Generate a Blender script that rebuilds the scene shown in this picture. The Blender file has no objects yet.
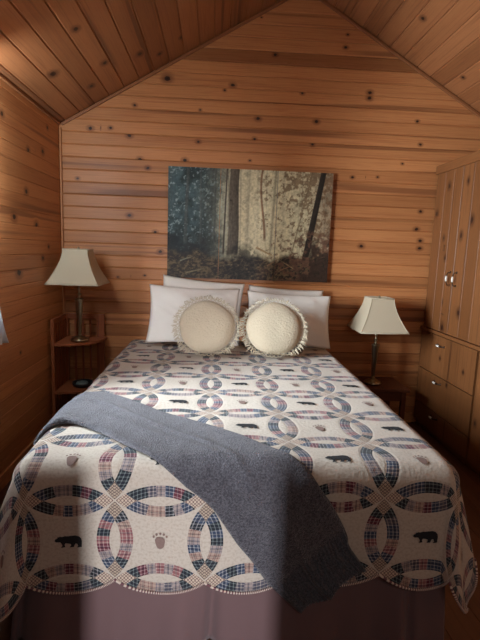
import bpy, bmesh, math, random
import numpy as np
from mathutils import Vector, Matrix, noise
from mathutils.geometry import tessellate_polygon
random.seed(7)
SC = bpy.context.scene
COL = SC.collection
PI = math.pi

# ------------------------------------------------------------------ materials
class NT:
    """small wrapper to write node expressions"""
    def __init__(s, name):
        s.m = bpy.data.materials.new(name); s.m.use_nodes = True
        s.t = s.m.node_tree; s.n = s.t.nodes; s.n.clear()
        s.out = s.n.new('ShaderNodeOutputMaterial')
        s.b = s.n.new('ShaderNodeBsdfPrincipled')
        s.t.links.new(s.b.outputs[0], s.out.inputs[0])
    def put(s, sock, v):
        if hasattr(v, 'links'): s.t.links.new(v, sock)
        elif isinstance(v, (tuple, list)):
            v = tuple(v)
            if sock.type == 'RGBA' and len(v) == 3: v = v + (1,)
            sock.default_value = v
        else: sock.default_value = v
    def M(s, op, a, b=None, c=None):
        k = s.n.new('ShaderNodeMath'); k.operation = op; s.put(k.inputs[0], a)
        if b is not None: s.put(k.inputs[1], b)
        if c is not None: s.put(k.inputs[2], c)
        return k.outputs[0]
    def mix(s, f, a, b, mode='MIX'):
        k = s.n.new('ShaderNodeMix'); k.data_type = 'RGBA'; k.blend_type = mode
        s.put(k.inputs[0], f); s.put(k.inputs[6], a); s.put(k.inputs[7], b); return k.outputs[2]
    def attr(s, name):
        k = s.n.new('ShaderNodeAttribute'); k.attribute_name = name; return k
    def sep(s, v):
        k = s.n.new('ShaderNodeSeparateXYZ'); s.put(k.inputs[0], v); return k.outputs
    def comb(s, x, y, z=0.0):
        k = s.n.new('ShaderNodeCombineXYZ'); s.put(k.inputs[0], x); s.put(k.inputs[1], y); s.put(k.inputs[2], z); return k.outputs[0]
    def noise(s, vec, scale=1.0, detail=3.0, rough=.55):
        k = s.n.new('ShaderNodeTexNoise'); s.put(k.inputs['Vector'], vec)
        k.inputs['Scale'].default_value = scale; k.inputs['Detail'].default_value = detail; k.inputs['Roughness'].default_value = rough
        return k.outputs[0]
    def white(s, vec):
        k = s.n.new('ShaderNodeTexWhiteNoise'); k.noise_dimensions = '3D'; s.put(k.inputs['Vector'], vec); return k.outputs[0]
    def ss(s, v, a, b, lo=0.0, hi=1.0):
        k = s.n.new('ShaderNodeMapRange'); k.interpolation_type = 'SMOOTHSTEP'; s.put(k.inputs[0], v)
        k.inputs[1].default_value = a; k.inputs[2].default_value = b; k.inputs[3].default_value = lo; k.inputs[4].default_value = hi
        return k.outputs[0]
    def ramp(s, f, stops, const=False):
        k = s.n.new('ShaderNodeValToRGB'); r = k.color_ramp
        if const: r.interpolation = 'CONSTANT'
        while len(r.elements) < len(stops): r.elements.new(.5)
        for e, (p, c) in zip(r.elements, stops): e.position = p; e.color = tuple(c) + (1,)
        s.put(k.inputs[0], f); return k.outputs[0]
    def bump(s, h, strength=.3, dist=.002):
        k = s.n.new('ShaderNodeBump'); k.inputs['Strength'].default_value = strength; k.inputs['Distance'].default_value = dist
        s.put(k.inputs['Height'], h); s.put(s.b.inputs['Normal'], k.outputs[0])
    def obj(s):
        return s.n.new('ShaderNodeTexCoord').outputs['Object']
    def set(s, **k):
        for a, v in k.items(): s.put(s.b.inputs[a.replace('_', ' ')], v)
        return s

def rgb(r, g, b):
    f = lambda c: (c/255/12.92) if c <= 10 else ((c/255+.055)/1.055)**2.4
    return (f(r), f(g), f(b))

def wood_mat(name, light, mid, dark, rough=.42, streak=.62, coat=0.0):
    s = NT(name)
    pc = s.sep(s.attr('pc').outputs['Vector']); kn = s.sep(s.attr('kn').outputs['Vector'])
    kf = s.attr('kf').outputs['Fac']; tone = s.attr('tone').outputs['Fac']
    a, b, sd = pc[0], pc[1], pc[2]
    near = s.ss(kf, .35, .75)
    d = s.M('SQRT', s.M('ADD', s.M('POWER', s.M('ABSOLUTE', s.M('MULTIPLY', kn[0], .75)), 2.0), s.M('POWER', s.M('ABSOLUTE', kn[1]), 2.0)))
    d = s.M('DIVIDE', d, s.M('MAXIMUM', kn[2], .004))
    wob = s.noise(s.comb(s.M('MULTIPLY', a, 60.0), s.M('MULTIPLY', b, 90.0), sd), 1.0, 2.0)
    d2 = s.M('ADD', d, s.M('MULTIPLY', s.M('SUBTRACT', wob, .5), .9))
    infl = s.M('MULTIPLY', s.ss(d, 0.0, 4.5, 1.0, 0.0), near)
    b2 = s.M('SUBTRACT', b, s.M('MULTIPLY', s.M('MULTIPLY', kn[1], infl), .75))
    s7 = s.M('MULTIPLY', sd, 7.13)
    low = s.noise(s.comb(s.M('MULTIPLY', a, .5), s.M('MULTIPLY', b2, 5.0), s7), 1.0, 2.0)
    g1 = s.noise(s.comb(s.M('MULTIPLY', a, 1.3), s.M('MULTIPLY', b2, 38.0), s7), 1.0, 4.0, .6)
    g2 = s.noise(s.comb(s.M('MULTIPLY', a, 9.0), s.M('MULTIPLY', b2, 300.0), s7), 1.0, 2.0)
    ring = s.M('SINE', s.M('ADD', s.M('MULTIPLY', b2, 420.0), s.M('MULTIPLY', low, 26.0)))
    f = s.M('ADD', s.M('MULTIPLY', g1, .75), s.M('MULTIPLY', g2, .25))
    f = s.M('ADD', f, s.M('MULTIPLY', ring, .035))
    c = s.ramp(f, [(.28, mid), (.52, light), (.72, mid)])
    st = s.noise(s.comb(s.M('MULTIPLY', a, .28), s.M('MULTIPLY', b2, 13.0), s.M('ADD', s7, 3.3)), 1.0, 2.0)
    c = s.mix(s.M('MULTIPLY', s.ss(st, streak, streak+.09), .58), c, dark)
    c = s.mix(s.M('MULTIPLY', s.ss(d2, 1.2, 3.2, 1.0, 0.0), s.M('MULTIPLY', near, .55)), c, dark)
    c = s.mix(s.M('MULTIPLY', s.ss(d2, .75, 1.15, 1.0, 0.0), near), c, rgb(52, 28, 18))
    c = s.mix(s.M('MULTIPLY', s.ss(d2, .15, .5, 1.0, 0.0), s.M('MULTIPLY', near, .5)), c, rgb(20, 12, 10))
    c = s.mix(1.0, c, s.comb(tone, s.M('POWER', tone, 1.15), s.M('POWER', tone, 1.3)), 'MULTIPLY')
    s.set(Base_Color=c, Roughness=s.M('ADD', rough, s.M('MULTIPLY', g1, .12)), Specular_IOR_Level=.4, Coat_Weight=coat, Coat_Roughness=.25)
    s.bump(f, .12, .001)
    return s.m

def flat_mat(name, col, rough=.6, metal=0.0, nscale=None, namt=.15, bump=0, spec=.5, sheen=0):
    s = NT(name)
    c = col
    if nscale:
        nz = s.noise(s.obj(), nscale, 4.0)
        c = s.mix(nz, tuple(x*(1-namt) for x in col), tuple(min(1, x*(1+namt)) for x in col))
        if bump: s.bump(nz, bump, .003)
    s.set(Base_Color=c, Roughness=rough, Metallic=metal, Specular_IOR_Level=spec, Sheen_Weight=sheen)
    return s.m

MAT = {}
MAT['wall'] = wood_mat('pine_wall', rgb(194, 132, 82), rgb(166, 102, 60), rgb(98, 52, 30), .42, .60)
MAT['ceil'] = wood_mat('pine_ceiling', rgb(162, 106, 66), rgb(134, 82, 50), rgb(66, 36, 23), .45, .60)
MAT['ward'] = wood_mat('pine_wardrobe', rgb(126, 80, 45), rgb(98, 59, 32), rgb(58, 32, 19), .38, .66)
MAT['shelf'] = wood_mat('oak_shelf', rgb(150, 84, 50), rgb(122, 64, 38), rgb(84, 42, 26), .35, .7)
MAT['night'] = wood_mat('walnut_table', rgb(96, 54, 34), rgb(74, 40, 26), rgb(46, 25, 18), .35, .7)
MAT['floor'] = wood_mat('dark_floor', rgb(104, 66, 44), rgb(82, 50, 34), rgb(56, 33, 24), .4, .64)
MAT['brass'] = flat_mat('aged_metal', rgb(176, 166, 140), .3, 1.0, 30, .12)
MAT['iron'] = flat_mat('dark_metal', rgb(56, 46, 40), .35, .9)
MAT['ceramic'] = flat_mat('white_ceramic', rgb(232, 226, 214), .15)
MAT['white_paint'] = flat_mat('white_paint', rgb(170, 168, 164), .45, 0, 6, .03)
MAT['mattress'] = flat_mat('mattress_cloth', rgb(226, 222, 214), .9, 0, 40, .05)
MAT['black'] = flat_mat('bear_cloth', rgb(38, 40, 44), .95, 0, 300, .3, .2)
MAT['paw'] = flat_mat('paw_cloth', rgb(134, 112, 104), .95, 0, 300, .25, .2)
MAT['dark'] = flat_mat('dark_plastic', rgb(26, 25, 26), .3)
MAT['grey'] = flat_mat('grey_glass', rgb(110, 118, 112), .3)

def cloth(name, col, fine=700, wr=9, rough=.9, trans=0, amt=.06, bs=.35, wd=.004):
    s = NT(name); o = s.obj()
    f = s.noise(o, fine, 2.0); w = s.noise(o, wr, 3.0)
    s.set(Base_Color=s.mix(f, tuple(x*(1-amt) for x in col), tuple(min(1, x*(1+amt)) for x in col)), Roughness=rough, Specular_IOR_Level=.2, Sheen_Weight=.15)
    s.bump(s.M('ADD', s.M('MULTIPLY', f, .15), w), bs, wd)
    if trans:
        t = s.n.new('ShaderNodeBsdfTranslucent'); s.put(t.inputs[0], col); mx = s.n.new('ShaderNodeMixShader')
        mx.inputs[0].default_value = trans
        s.t.links.new(s.b.outputs[0], mx.inputs[1]); s.t.links.new(t.outputs[0], mx.inputs[2]); s.t.links.new(mx.outputs[0], s.out.inputs[0])
    return s.m
MAT['pillow'] = cloth('pillow_cotton', rgb(240, 236, 226), bs=.5, wd=.012)
MAT['cushion'] = cloth('cream_knit', rgb(202, 188, 162), fine=260, wr=75, amt=.14, bs=.8, wd=.008)
MAT['fringe'] = cloth('cream_yarn', rgb(208, 196, 170), fine=300, wr=50, amt=.1)
MAT['shade'] = cloth('shade_linen', rgb(214, 200, 172), fine=900, wr=30, trans=.25, bs=.1, amt=.04)
MAT['skirt'] = cloth('plum_skirt', rgb(118, 94, 94), fine=600, wr=5, amt=.05, bs=.5, wd=.02)
MAT['curtain'] = cloth('white_curtain', rgb(232, 234, 238), trans=.35, bs=.2)

def throw_mat():
    s = NT('grey_boucle'); q = s.sep(s.attr('tc').outputs['Vector']); o = s.obj()
    n1 = s.noise(o, 150.0, 3.0, .6); n2 = s.noise(o, 420.0, 2.0)
    v = s.n.new('ShaderNodeTexVoronoi'); s.put(v.inputs['Vector'], o); v.inputs['Scale'].default_value = 190.0
    n3 = s.noise(o, 14.0, 2.0)
    h = s.M('ADD', s.M('MULTIPLY', v.outputs['Distance'], -.8), s.M('MULTIPLY', n1, .9))
    rib = s.M('SINE', s.M('MULTIPLY', q[1], 2*PI*24))
    cuff = s.ss(q[0], .885, .9)
    hh = s.M('ADD', s.M('MULTIPLY', h, s.M('SUBTRACT', 1.0, s.M('MULTIPLY', cuff, .7))), s.M('MULTIPLY', s.M('MULTIPLY', rib, cuff), .5))
    c = s.mix(s.ss(s.M('ADD', n1, s.M('MULTIPLY', s.M('SUBTRACT', n2, .5), .6)), .3, .7), rgb(60, 60, 66), rgb(110, 109, 115))
    c = s.mix(s.M('MULTIPLY', n3, .3), c, rgb(72, 71, 80))
    s.set(Base_Color=c, Roughness=.95, Specular_IOR_Level=.15, Sheen_Weight=.3)
    s.bump(hh, .9, .006)
    return s.m
MAT['throw'] = throw_mat()

S_ = .303; GX = .293; GW = 1.643
def quilt_mat():
    s = NT('wedding_ring_quilt'); M = s.M
    q = s.sep(s.attr('qc').outputs['Vector'])
    U = M('DIVIDE', M('SUBTRACT', q[0], GX), S_); W = M('DIVIDE', M('SUBTRACT', q[1], GW), S_)
    iu = M('FLOOR', U); iw = M('FLOOR', W)
    pu = M('SUBTRACT', M('SUBTRACT', U, iu), .5); pw = M('SUBTRACT', M('SUBTRACT', W, iw), .5)
    au = M('ABSOLUTE', pu); aw = M('ABSOLUTE', pw)
    hz = M('GREATER_THAN', au, aw)                       # nearest edge is a vertical one
    ax = M('MAXIMUM', au, aw)                            # distance along the axis to the neighbour
    tg = M('ADD', M('MULTIPLY', hz, pw), M('MULTIPLY', M('SUBTRACT', 1.0, hz), pu))
    axn = M('SUBTRACT', 1.0, ax)
    d0 = M('SQRT', M('ADD', M('MULTIPLY', pu, pu), M('MULTIPLY', pw, pw)))
    d1 = M('SQRT', M('ADD', M('MULTIPLY', axn, axn), M('MULTIPLY', tg, tg)))
    r1, r2 = .561, .700
    in2 = M('LESS_THAN', d1, r2); out1 = M('GREATER_THAN', d1, r1)
    kite = M('MULTIPLY', in2, M('MULTIPLY', out1, M('GREATER_THAN', d0, r1)))
    band = M('MULTIPLY', in2, M('MULTIPLY', out1, M('LESS_THAN', d0, r1)))
    th = M('ARCTAN2', tg, axn)
    seg = M('FLOOR', M('ADD', M('DIVIDE', th, .155), .5))
    sg = M('ADD', M('MULTIPLY', hz, M('SIGN', pu)), 0.0)
    sg2 = M('MULTIPLY', M('SUBTRACT', 1.0, hz), M('SIGN', pw))
    rid = s.comb(M('ADD', iu, M('MULTIPLY', sg, 3.37)), M('ADD', iw, M('MULTIPLY', sg2, 5.71)), M('MULTIPLY', seg, 1.9))
    rnd = s.white(rid)
    end = M('GREATER_THAN', M('ABSOLUTE', seg), 2.5)
    rnd = M('MULTIPLY', rnd, M('SUBTRACT', 1.0, M('MULTIPLY', end, .78)))
    base = s.ramp(rnd, [(0, rgb(42, 48, 54)), (.13, rgb(60, 74, 96)), (.24, rgb(104, 52, 64)), (.36, rgb(182, 160, 146)), (.52, rgb(146, 96, 98)), (.68, rgb(170, 156, 150)), (.86, rgb(88, 88, 100))], True)
    lin = s.ramp(rnd, [(0, rgb(130, 140, 140)), (.12, rgb(176, 176, 176)), (.24, rgb(186, 160, 158)), (.36, rgb(120, 84, 80)), (.52, rgb(196, 176, 166)), (.68, rgb(90, 94, 108)), (.86, rgb(190, 180, 170))], True)
    px = M('MULTIPLY', M('MULTIPLY', th, d1), S_); py = M('MULTIPLY', d1, S_)
    def stripe(x, p, w): return M('LESS_THAN', M('FRACT', M('DIVIDE', x, p)), w)
    pl = M('ADD', M('MULTIPLY', stripe(px, .0135, .24), .5), M('MULTIPLY', stripe(py, .0135, .24), .5))
    pl2 = M('ADD', M('MULTIPLY', stripe(M('ADD', px, .004), .0285, .2), .34), M('MULTIPLY', stripe(M('ADD', py, .006), .0285, .2), .34))
    cb = s.mix(pl, base, lin)
    cb = s.mix(pl2, cb, rgb(40, 42, 56))
    x1 = M('MULTIPLY', M('ADD', pu, pw), S_*.707); x2 = M('MULTIPLY', M('SUBTRACT', pu, pw), S_*.707)
    kl = M('MAXIMUM', stripe(M('ADD', x1, 1.0), .0085, .26), stripe(M('ADD', x2, 1.0), .0085, .26))
    vk = M('SUBTRACT', 1.0, hz)
    kcol = s.mix(kl, s.mix(vk, rgb(186, 170, 150), rgb(206, 190, 170)), s.mix(vk, rgb(104, 88, 84), rgb(120, 96, 92)))
    n1 = s.noise(s.attr('qc').outputs['Vector'], 110.0, 2.0)
    bg = s.mix(s.ss(n1, .42, .7), rgb(200, 191, 177), rgb(186, 174, 158))
    c = s.mix(band, bg, cb); c = s.mix(kite, c, kcol)
    s.set(Base_Color=c, Roughness=.92, Specular_IOR_Level=.2, Sheen_Weight=.12)
    # quilting stitches: puffs between stitched lines
    g1 = M('ABSOLUTE', M('SUBTRACT', M('FRACT', M('MULTIPLY', d1, 16.0)), .5))
    n2 = s.noise(s.attr('qc').outputs['Vector'], 62.0, 2.0); n3 = s.noise(s.attr('qc').outputs['Vector'], 700.0, 2.0)
    seam = M('MINIMUM', s.ss(M('ABSOLUTE', M('SUBTRACT', d1, r1)), 0.0, .03), s.ss(M('ABSOLUTE', M('SUBTRACT', d1, r2)), 0.0, .03))
    h = M('ADD', M('MULTIPLY', n2, 1.6), M('MULTIPLY', seam, .7))
    h = M('ADD', h, M('MULTIPLY', n3, .1))
    s.bump(h, .32, .004)
    return s.m
MAT['quilt'] = quilt_mat()
def binding_mat():
    s = NT('checked_binding'); q = s.sep(s.attr('qc').outputs['Vector'])
    f = s.M('FRACT', s.M('ADD', s.M('MULTIPLY', s.M('ADD', q[0], q[1]), 130.0), s.M('MULTIPLY', q[2], .5)))
    s.set(Base_Color=s.mix(s.M('LESS_THAN', f, .5), rgb(214, 200, 184), rgb(118, 82, 88)), Roughness=.9)
    return s.m
MAT['binding'] = binding_mat()
def paint_mat():
    s = NT('printed_forest'); s.set(Base_Color=s.attr('pcol').outputs['Color'], Roughness=.5, Specular_IOR_Level=.25)
    return s.m
MAT['paint'] = paint_mat()
def glass_mat():
    s = NT('window_glass'); t = s.n.new('ShaderNodeBsdfTransparent'); g = s.n.new('ShaderNodeBsdfGlossy'); g.inputs['Roughness'].default_value = .02
    mx = s.n.new('ShaderNodeMixShader'); fr = s.n.new('ShaderNodeFresnel'); s.t.links.new(fr.outputs[0], mx.inputs[0])
    s.t.links.new(t.outputs[0], mx.inputs[1]); s.t.links.new(g.outputs[0], mx.inputs[2]); s.t.links.new(mx.outputs[0], s.out.inputs[0])
    return s.m
MAT['glass'] = glass_mat()

# ------------------------------------------------------------------ mesh building
def tag(o, label=None, cat=None, group=None, kind=None):
    if label: o['label'] = label
    if cat: o['category'] = cat
    if group: o['group'] = group
    if kind: o['kind'] = kind
    return o
def empty(name, loc, label=None, cat=None, group=None, kind=None):
    o = bpy.data.objects.new(name, None); COL.objects.link(o); o.location = loc; o.empty_display_size = .05
    return tag(o, label, cat, group, kind)
def root_loc(p):
    v = Vector((0, 0, 0))
    while p: v += p.location; p = p.parent
    return v
class MB:
    def __init__(s): s.v = []; s.f = []; s.at = {}
    def add(s, vs, fs, **at):
        b = len(s.v); n = len(vs); s.v += [tuple(v) for v in vs]; s.f += [tuple(i+b for i in f) for f in fs]
        for k, dflt in (('pc', (0, 0, 0)), ('kn', (1, 1, .01)), ('kf', 0.0), ('tone', 1.0), ('qc', (0, 0, 0)), ('tc', (0, 0, 0)), ('pcol', (0, 0, 0, 1))):
            if k in at or k in s.at:
                L = s.at.setdefault(k, [dflt]*b); vals = at.get(k)
                L += list(vals) if isinstance(vals, (list, np.ndarray)) else [dflt if vals is None else vals]*n
    def build(s, name, mat, parent=None, loc=None, smooth=False, bevel=0, label=None, cat=None, group=None, kind=None, angle=None):
        me = bpy.data.meshes.new(name)
        base = root_loc(parent) if parent else Vector(loc or (0, 0, 0))
        me.from_pydata([(x-base[0], y-base[1], z-base[2]) for x, y, z in s.v], [], s.f)
        for k, L in s.at.items():
            t = 'FLOAT_COLOR' if k == 'pcol' else ('FLOAT' if k in ('kf', 'tone') else 'FLOAT_VECTOR')
            a = me.attributes.new(k, t, 'POINT')
            key = {'FLOAT_COLOR': 'color', 'FLOAT': 'value', 'FLOAT_VECTOR': 'vector'}[t]
            a.data.foreach_set(key, np.array(L, np.float32).ravel())
        me.materials.append(mat); me.validate(); me.update()
        if smooth: me.polygons.foreach_set('use_smooth', [True]*len(me.polygons))
        o = bpy.data.objects.new(name, me); COL.objects.link(o)
        if parent: o.parent = parent
        else: o.location = base
        if bevel:
            m = o.modifiers.new('bevel', 'BEVEL'); m.width = bevel; m.segments = 2; m.limit_method = 'ANGLE'
        if angle is not None:
            me.set_sharp_from_angle(angle=angle)
        return tag(o, label, cat, group, kind)
    def wbox(s, x0, x1, y0, y1, z0, z1, axis=None, tone=None):
        """wooden box, grain along its longest side"""
        D = (x1-x0, y1-y0, z1-z0)
        if axis is None: axis = D.index(max(D))
        o = [i for i in range(3) if i != axis]
        sd = random.random()*50; tn = tone if tone else random.uniform(.9, 1.08)
        vs = [(x, y, z) for z in (z0, z1) for y in (y0, y1) for x in (x0, x1)]
        fs = [(0, 2, 3, 1), (4, 5, 7, 6), (0, 1, 5, 4), (2, 6, 7, 3), (0, 4, 6, 2), (1, 3, 7, 5)]
        s.add(vs, fs, pc=[(v[axis], v[o[0]]+v[o[1]], sd) for v in vs], kn=(1., 1., .01), kf=0.0, tone=tn)
        return s
    def box(s, x0, x1, y0, y1, z0, z1):
        vs = [(x, y, z) for z in (z0, z1) for y in (y0, y1) for x in (x0, x1)]
        s.add(vs, [(0, 2, 3, 1), (4, 5, 7, 6), (0, 1, 5, 4), (2, 6, 7, 3), (0, 4, 6, 2), (1, 3, 7, 5)]); return s
    def lathe(s, prof, c=(0, 0, 0), n=28):
        vs = []; fs = []
        for r, z in prof:
            for i in range(n):
                t = 2*PI*i/n; vs.append((c[0]+r*math.cos(t), c[1]+r*math.sin(t), c[2]+z))
        for k in range(len(prof)-1):
            for i in range(n):
                j = (i+1) % n; fs.append((k*n+i, k*n+j, (k+1)*n+j, (k+1)*n+i))
        fs.append(tuple(range(n-1, -1, -1))); fs.append(tuple((len(prof)-1)*n+i for i in range(n)))
        s.add(vs, fs); return s
    def tube(s, pts, rad, n=6, closed=False, **at):
        pts = [Vector(p) for p in pts]; vs = []; fs = []; m = len(pts)
        for i, p in enumerate(pts):
            if closed: t = pts[(i+1) % m]-pts[i-1]
            else: t = pts[min(i+1, m-1)]-pts[max(i-1, 0)]
            t.normalize(); up = Vector((0, 0, 1)) if abs(t.z) < .9 else Vector((0, 1, 0))
            a = t.cross(up).normalized(); b = t.cross(a)
            r = rad[i] if isinstance(rad, (list, tuple)) else rad
            for k in range(n):
                w = 2*PI*k/n; vs.append(p+a*(r*math.cos(w))+b*(r*math.sin(w)))
        for i in range(m if closed else m-1):
            i2 = (i+1) % m
            for k in range(n):
                k2 = (k+1) % n; fs.append((i*n+k, i*n+k2, i2*n+k2, i2*n+k))
        if not closed: fs.append(tuple(range(n-1, -1, -1))); fs.append(tuple((m-1)*n+k for k in range(n)))
        if 'qcl' in at: at = dict(qc=[at['qcl'][i] for i in range(m) for k in range(n)])
        s.add(vs, fs, **at); return s
    def planks(s, P, a0, a1, seams, knots, groove=.004, step=.025, lim=None, tones=None, hole=None, dens=.9, cham=.005, ksz=(.009, .015)):
        """boards side by side: P(a, b, n) -> point, grain along a, boards between successive seams in b"""
        na = max(2, int(round((a1-a0)/step)))
        A = [a0+(a1-a0)*i/na for i in range(na+1)]
        if hole:
            for e in (hole[0], hole[1]):
                j = min(range(len(A)), key=lambda q: abs(A[q]-e)); A[j] = e
        for k in range(len(seams)-1):
            b0, b1 = sorted((seams[k], seams[k+1])); w = b1-b0; sd = random.random()*90
            prof = [(0, -groove), (cham, 0), (w*.25, 0), (w*.5, 0), (w*.75, 0), (w-cham, 0), (w, -groove)]
            ks = [q for q in knots if b0 <= q[1] < b1]
            if not ks or dens > 1:
                p = a0+random.random()*1.2
                while p < a1:
                    if random.random() < dens and all(abs(p-q[0]) > .25 for q in ks):
                        ks.append((p, b0+w*random.uniform(.2, .8), random.uniform(*ksz)))
                    p += random.uniform(.45, 1.3)
            tn = tones(k) if tones else random.uniform(.84, 1.1)
            vs = []; pc = []; kn = []; kf = []
            for a in A:
                for db, h in prof:
                    b = b0+db
                    if lim: b = min(b, lim(a))
                    vs.append(P(a, b, h)); pc.append((a, b, sd))
                    if ks:
                        q = min(ks, key=lambda q: (q[0]-a)**2+(q[1]-b)**2)
                        kn.append((a-q[0], b-q[1], q[2])); kf.append(1.0 if abs(a-q[0]) < .11 else 0.0)
                    else: kn.append((1., 1., .01)); kf.append(0.0)
            m = len(prof); fs = []
            for i in range(len(A)-1):
                for j in range(m-1):
                    if hole and hole[0]-1e-4 <= A[i] and A[i+1] <= hole[1]+1e-4 and hole[2]-1e-4 <= b0 and b1 <= hole[3]+1e-4: continue
                    fs.append((i*m+j, (i+1)*m+j, (i+1)*m+j+1, i*m+j+1))
            s.add(vs, fs, pc=pc, kn=kn, kf=kf, tone=tn)
        return s
def copy_tree(o, parent=None):
    c = o.copy(); COL.objects.link(c); c.parent = parent
    for ch in list(o.children): copy_tree(ch, c)
    return c

# ------------------------------------------------------------------ room shell
XL, XR, YB, YR = -1.20, 2.41, 3.70, -0.90
APX, APZ, SL = .607, 3.336, .5796
def roofz(x): return APZ-SL*abs(x-APX)
pit = .0915
seamz = [2.7-pit*i for i in range(-8, 30)]; seamz = [z for z in seamz if z > 0]+[0.0]; seamz = sorted(seamz)
WK = [(-0.90,2.77),(-0.64,2.45),(-0.40,2.65),(0.09,2.63),(0.03,2.59),(-0.15,2.44),(0.29,2.40),(-0.16,2.21),(0.27,2.25),(0.62,2.60),(0.74,2.40),(1.14,2.63),(1.14,2.59),(1.53,2.44),(1.57,2.27),(0.72,2.23),(-0.26,2.07),(0.24,2.09),(1.44,2.12),(1.05,2.00),(1.25,2.01),(0.93,2.94),(0.94,3.03),(1.62,1.76),(1.60,1.62),(1.64,1.53),(1.64,1.47),(1.16,1.47),(-0.60,2.06),(-1.07,1.90),(-0.54,2.00),(-0.77,1.16),(-0.56,1.18),(-0.82,2.28),(-0.97,2.27),(0.19,1.25),(0.01,1.20),(-0.68,1.64),(-0.48,1.52),(-0.44,1.37),(-0.68,2.23),(0.4,2.86),(1.33,.98)]
random.seed(3)
WK = [(x, z, random.choice((.006, .008, .009, .011))) for x, z in WK]
WK = [(-.40, 2.65, .017) if abs(x+.4) < .01 and z > 2.6 else (x, z, k) for x, z, k in WK]
def wt(k):
    z = (seamz[k]+seamz[k+1])/2
    if 2.78 < z < 2.90: return .62
    if 1.93 < z < 2.02: return .86
    if z < 2.0: return random.choice((.74, .84, .95, 1.06))  # random board tones, spread wider to imitate bands of sheen
    return random.uniform(.95, 1.08)
mb = MB(); mb.planks(lambda a, b, n: (a, YB-n, b), XL-.03, XR+.03, seamz, WK, groove=.007, cham=.006, lim=lambda a: roofz(a)+.04, tones=wt, dens=.12, ksz=(.004, .007))
mb.build('wall_back', MAT['wall'], kind='structure')
# left wall with the window opening
hz0 = min(seamz, key=lambda z: abs(z-.95)); hz1 = min(seamz, key=lambda z: abs(z-1.96)); WY0, WY1 = 1.50, 2.42
zl = roofz(XL); zr = roofz(XR)
LK = [(3.35, 2.02, .013), (3.05, 1.72, .014), (3.3, 1.3, .012), (2.9, 1.22, .02), (2.75, 2.1, .012), (3.1, 1.98, .012), (2.86, 1.55, .016), (3.2, 1.52, .015), (3.45, 2.2, .01)]
mb = MB(); mb.planks(lambda a, b, n: (XL+n, a, b), YR-.03, YB+.03, seamz, LK, lim=lambda a: zl+.03, hole=(WY0, WY1, hz0, hz1), dens=.2, ksz=(.006, .01))
mb.build('wall_left', MAT['wall'], kind='structure')
mb = MB(); mb.planks(lambda a, b, n: (XR-n, a, b), YR-.03, YB+.03, seamz, [], lim=lambda a: zr+.03, dens=.7, step=.05)
mb.build('wall_right', MAT['wall'], kind='structure')
# rear wall with the doorway behind the photographer
DX0, DX1 = -.62, .07
dz = min(seamz, key=lambda z: abs(z-2.05))
mb = MB(); mb.planks(lambda a, b, n: (a, YR+n, b), XL-.03, XR+.03, seamz, [], lim=lambda a: roofz(a)+.04, hole=(DX0, DX1, 0.0, dz), dens=.5, step=.05)
mb.build('wall_rear', MAT['wall'], kind='structure')
# sloping ceilings, boards running front to back
th = math.atan(SL); Ls = (APX-XL)/math.cos(th); Rs = (XR-APX)/math.cos(th)
nrm = (math.sin(th), math.cos(th))
def cl(a, b, n): return (APX-b*math.cos(th)+n*nrm[0]*1, a, APZ-b*math.sin(th)-n*nrm[1])
def cr(a, b, n): return (APX+b*math.cos(th)-n*nrm[0]*1, a, APZ-b*math.sin(th)-n*nrm[1])
CKL = [(3.33, 1.33, .016), (3.2, 1.56, .014), (3.42, 1.02, .012), (3.48, 1.2, .012), (3.0, 1.86, .018), (3.4, 1.72, .014), (2.7, 1.6, .013)]
CKR = [(2.9, 1.5, .013), (3.45, 1.3, .01), (3.2, .8, .012)]
sl_ = [i*.127 for i in range(int(Ls/.127)+1)]+[Ls+.04]
def ct(k): return {9: .78, 4: .80, 5: .9, 13: .85}.get(k, random.uniform(.88, 1.06))
mb = MB(); mb.planks(cl, YR-.03, YB+.03, sl_, CKL, tones=ct, dens=.25, ksz=(.007, .011), groove=.008, cham=.007)
mb.planks(cr, YR-.03, YB+.03, sl_, CKR, tones=ct, dens=.2, ksz=(.006, .01), groove=.008, cham=.007)
mb.build('ceiling', MAT['ceil'], kind='structure')
mb = MB(); mb.planks(lambda a, b, n: (b, a, n), YR-2.65, YB+.04, [XL-.04+(XR-XL+.08)*i/24 for i in range(25)], [], dens=.3, groove=.002, step=.08, cham=.002)
mb.build('floor', MAT['floor'], kind='structure')
# trims: gable coves, corner bead, skirtings
def bar(p, q, w, name, mat):
    p, q = Vector(p), Vector(q); t = (q-p).normalized(); up = Vector((0, 1, 0)) if abs(t.y) < .5 else Vector((0, 0, 1))
    a = t.cross(up).normalized()*w/2; b = up*w/2; L = (q-p).length
    vs = [p-a-b, p+a-b, p+a+b, p-a+b, q-a-b, q+a-b, q+a+b, q-a+b]
    m = MB(); m.add(vs, [(0, 3, 2, 1), (4, 5, 6, 7), (0, 1, 5, 4), (1, 2, 6, 5), (2, 3, 7, 6), (3, 0, 4, 7)],
        pc=[(0, 0, 1), (0, .02, 1), (0, .04, 1), (0, .06, 1), (L, 0, 1), (L, .02, 1), (L, .04, 1), (L, .06, 1)], kn=(1., 1., .01), kf=0.0, tone=.85)
    return m.build(name, mat, loc=tuple(p), kind='structure', bevel=.004)
bar((XL+.02, YB-.012, zl-.004), (APX, YB-.012, APZ-.017), .02, 'trim_1', MAT['ceil'])
bar((APX, YB-.012, APZ-.017), (XR-.02, YB-.012, zr-.004), .02, 'trim_2', MAT['ceil'])
bar((XL+.011, YB-.013, .1), (XL+.011, YB-.013, zl-.03), .016, 'trim_3', MAT['wall'])
bar((XL+.012, YR+.02, zl-.004), (XL+.012, YB-.03, zl-.004), .018, 'trim_4', MAT['ceil'])
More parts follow.
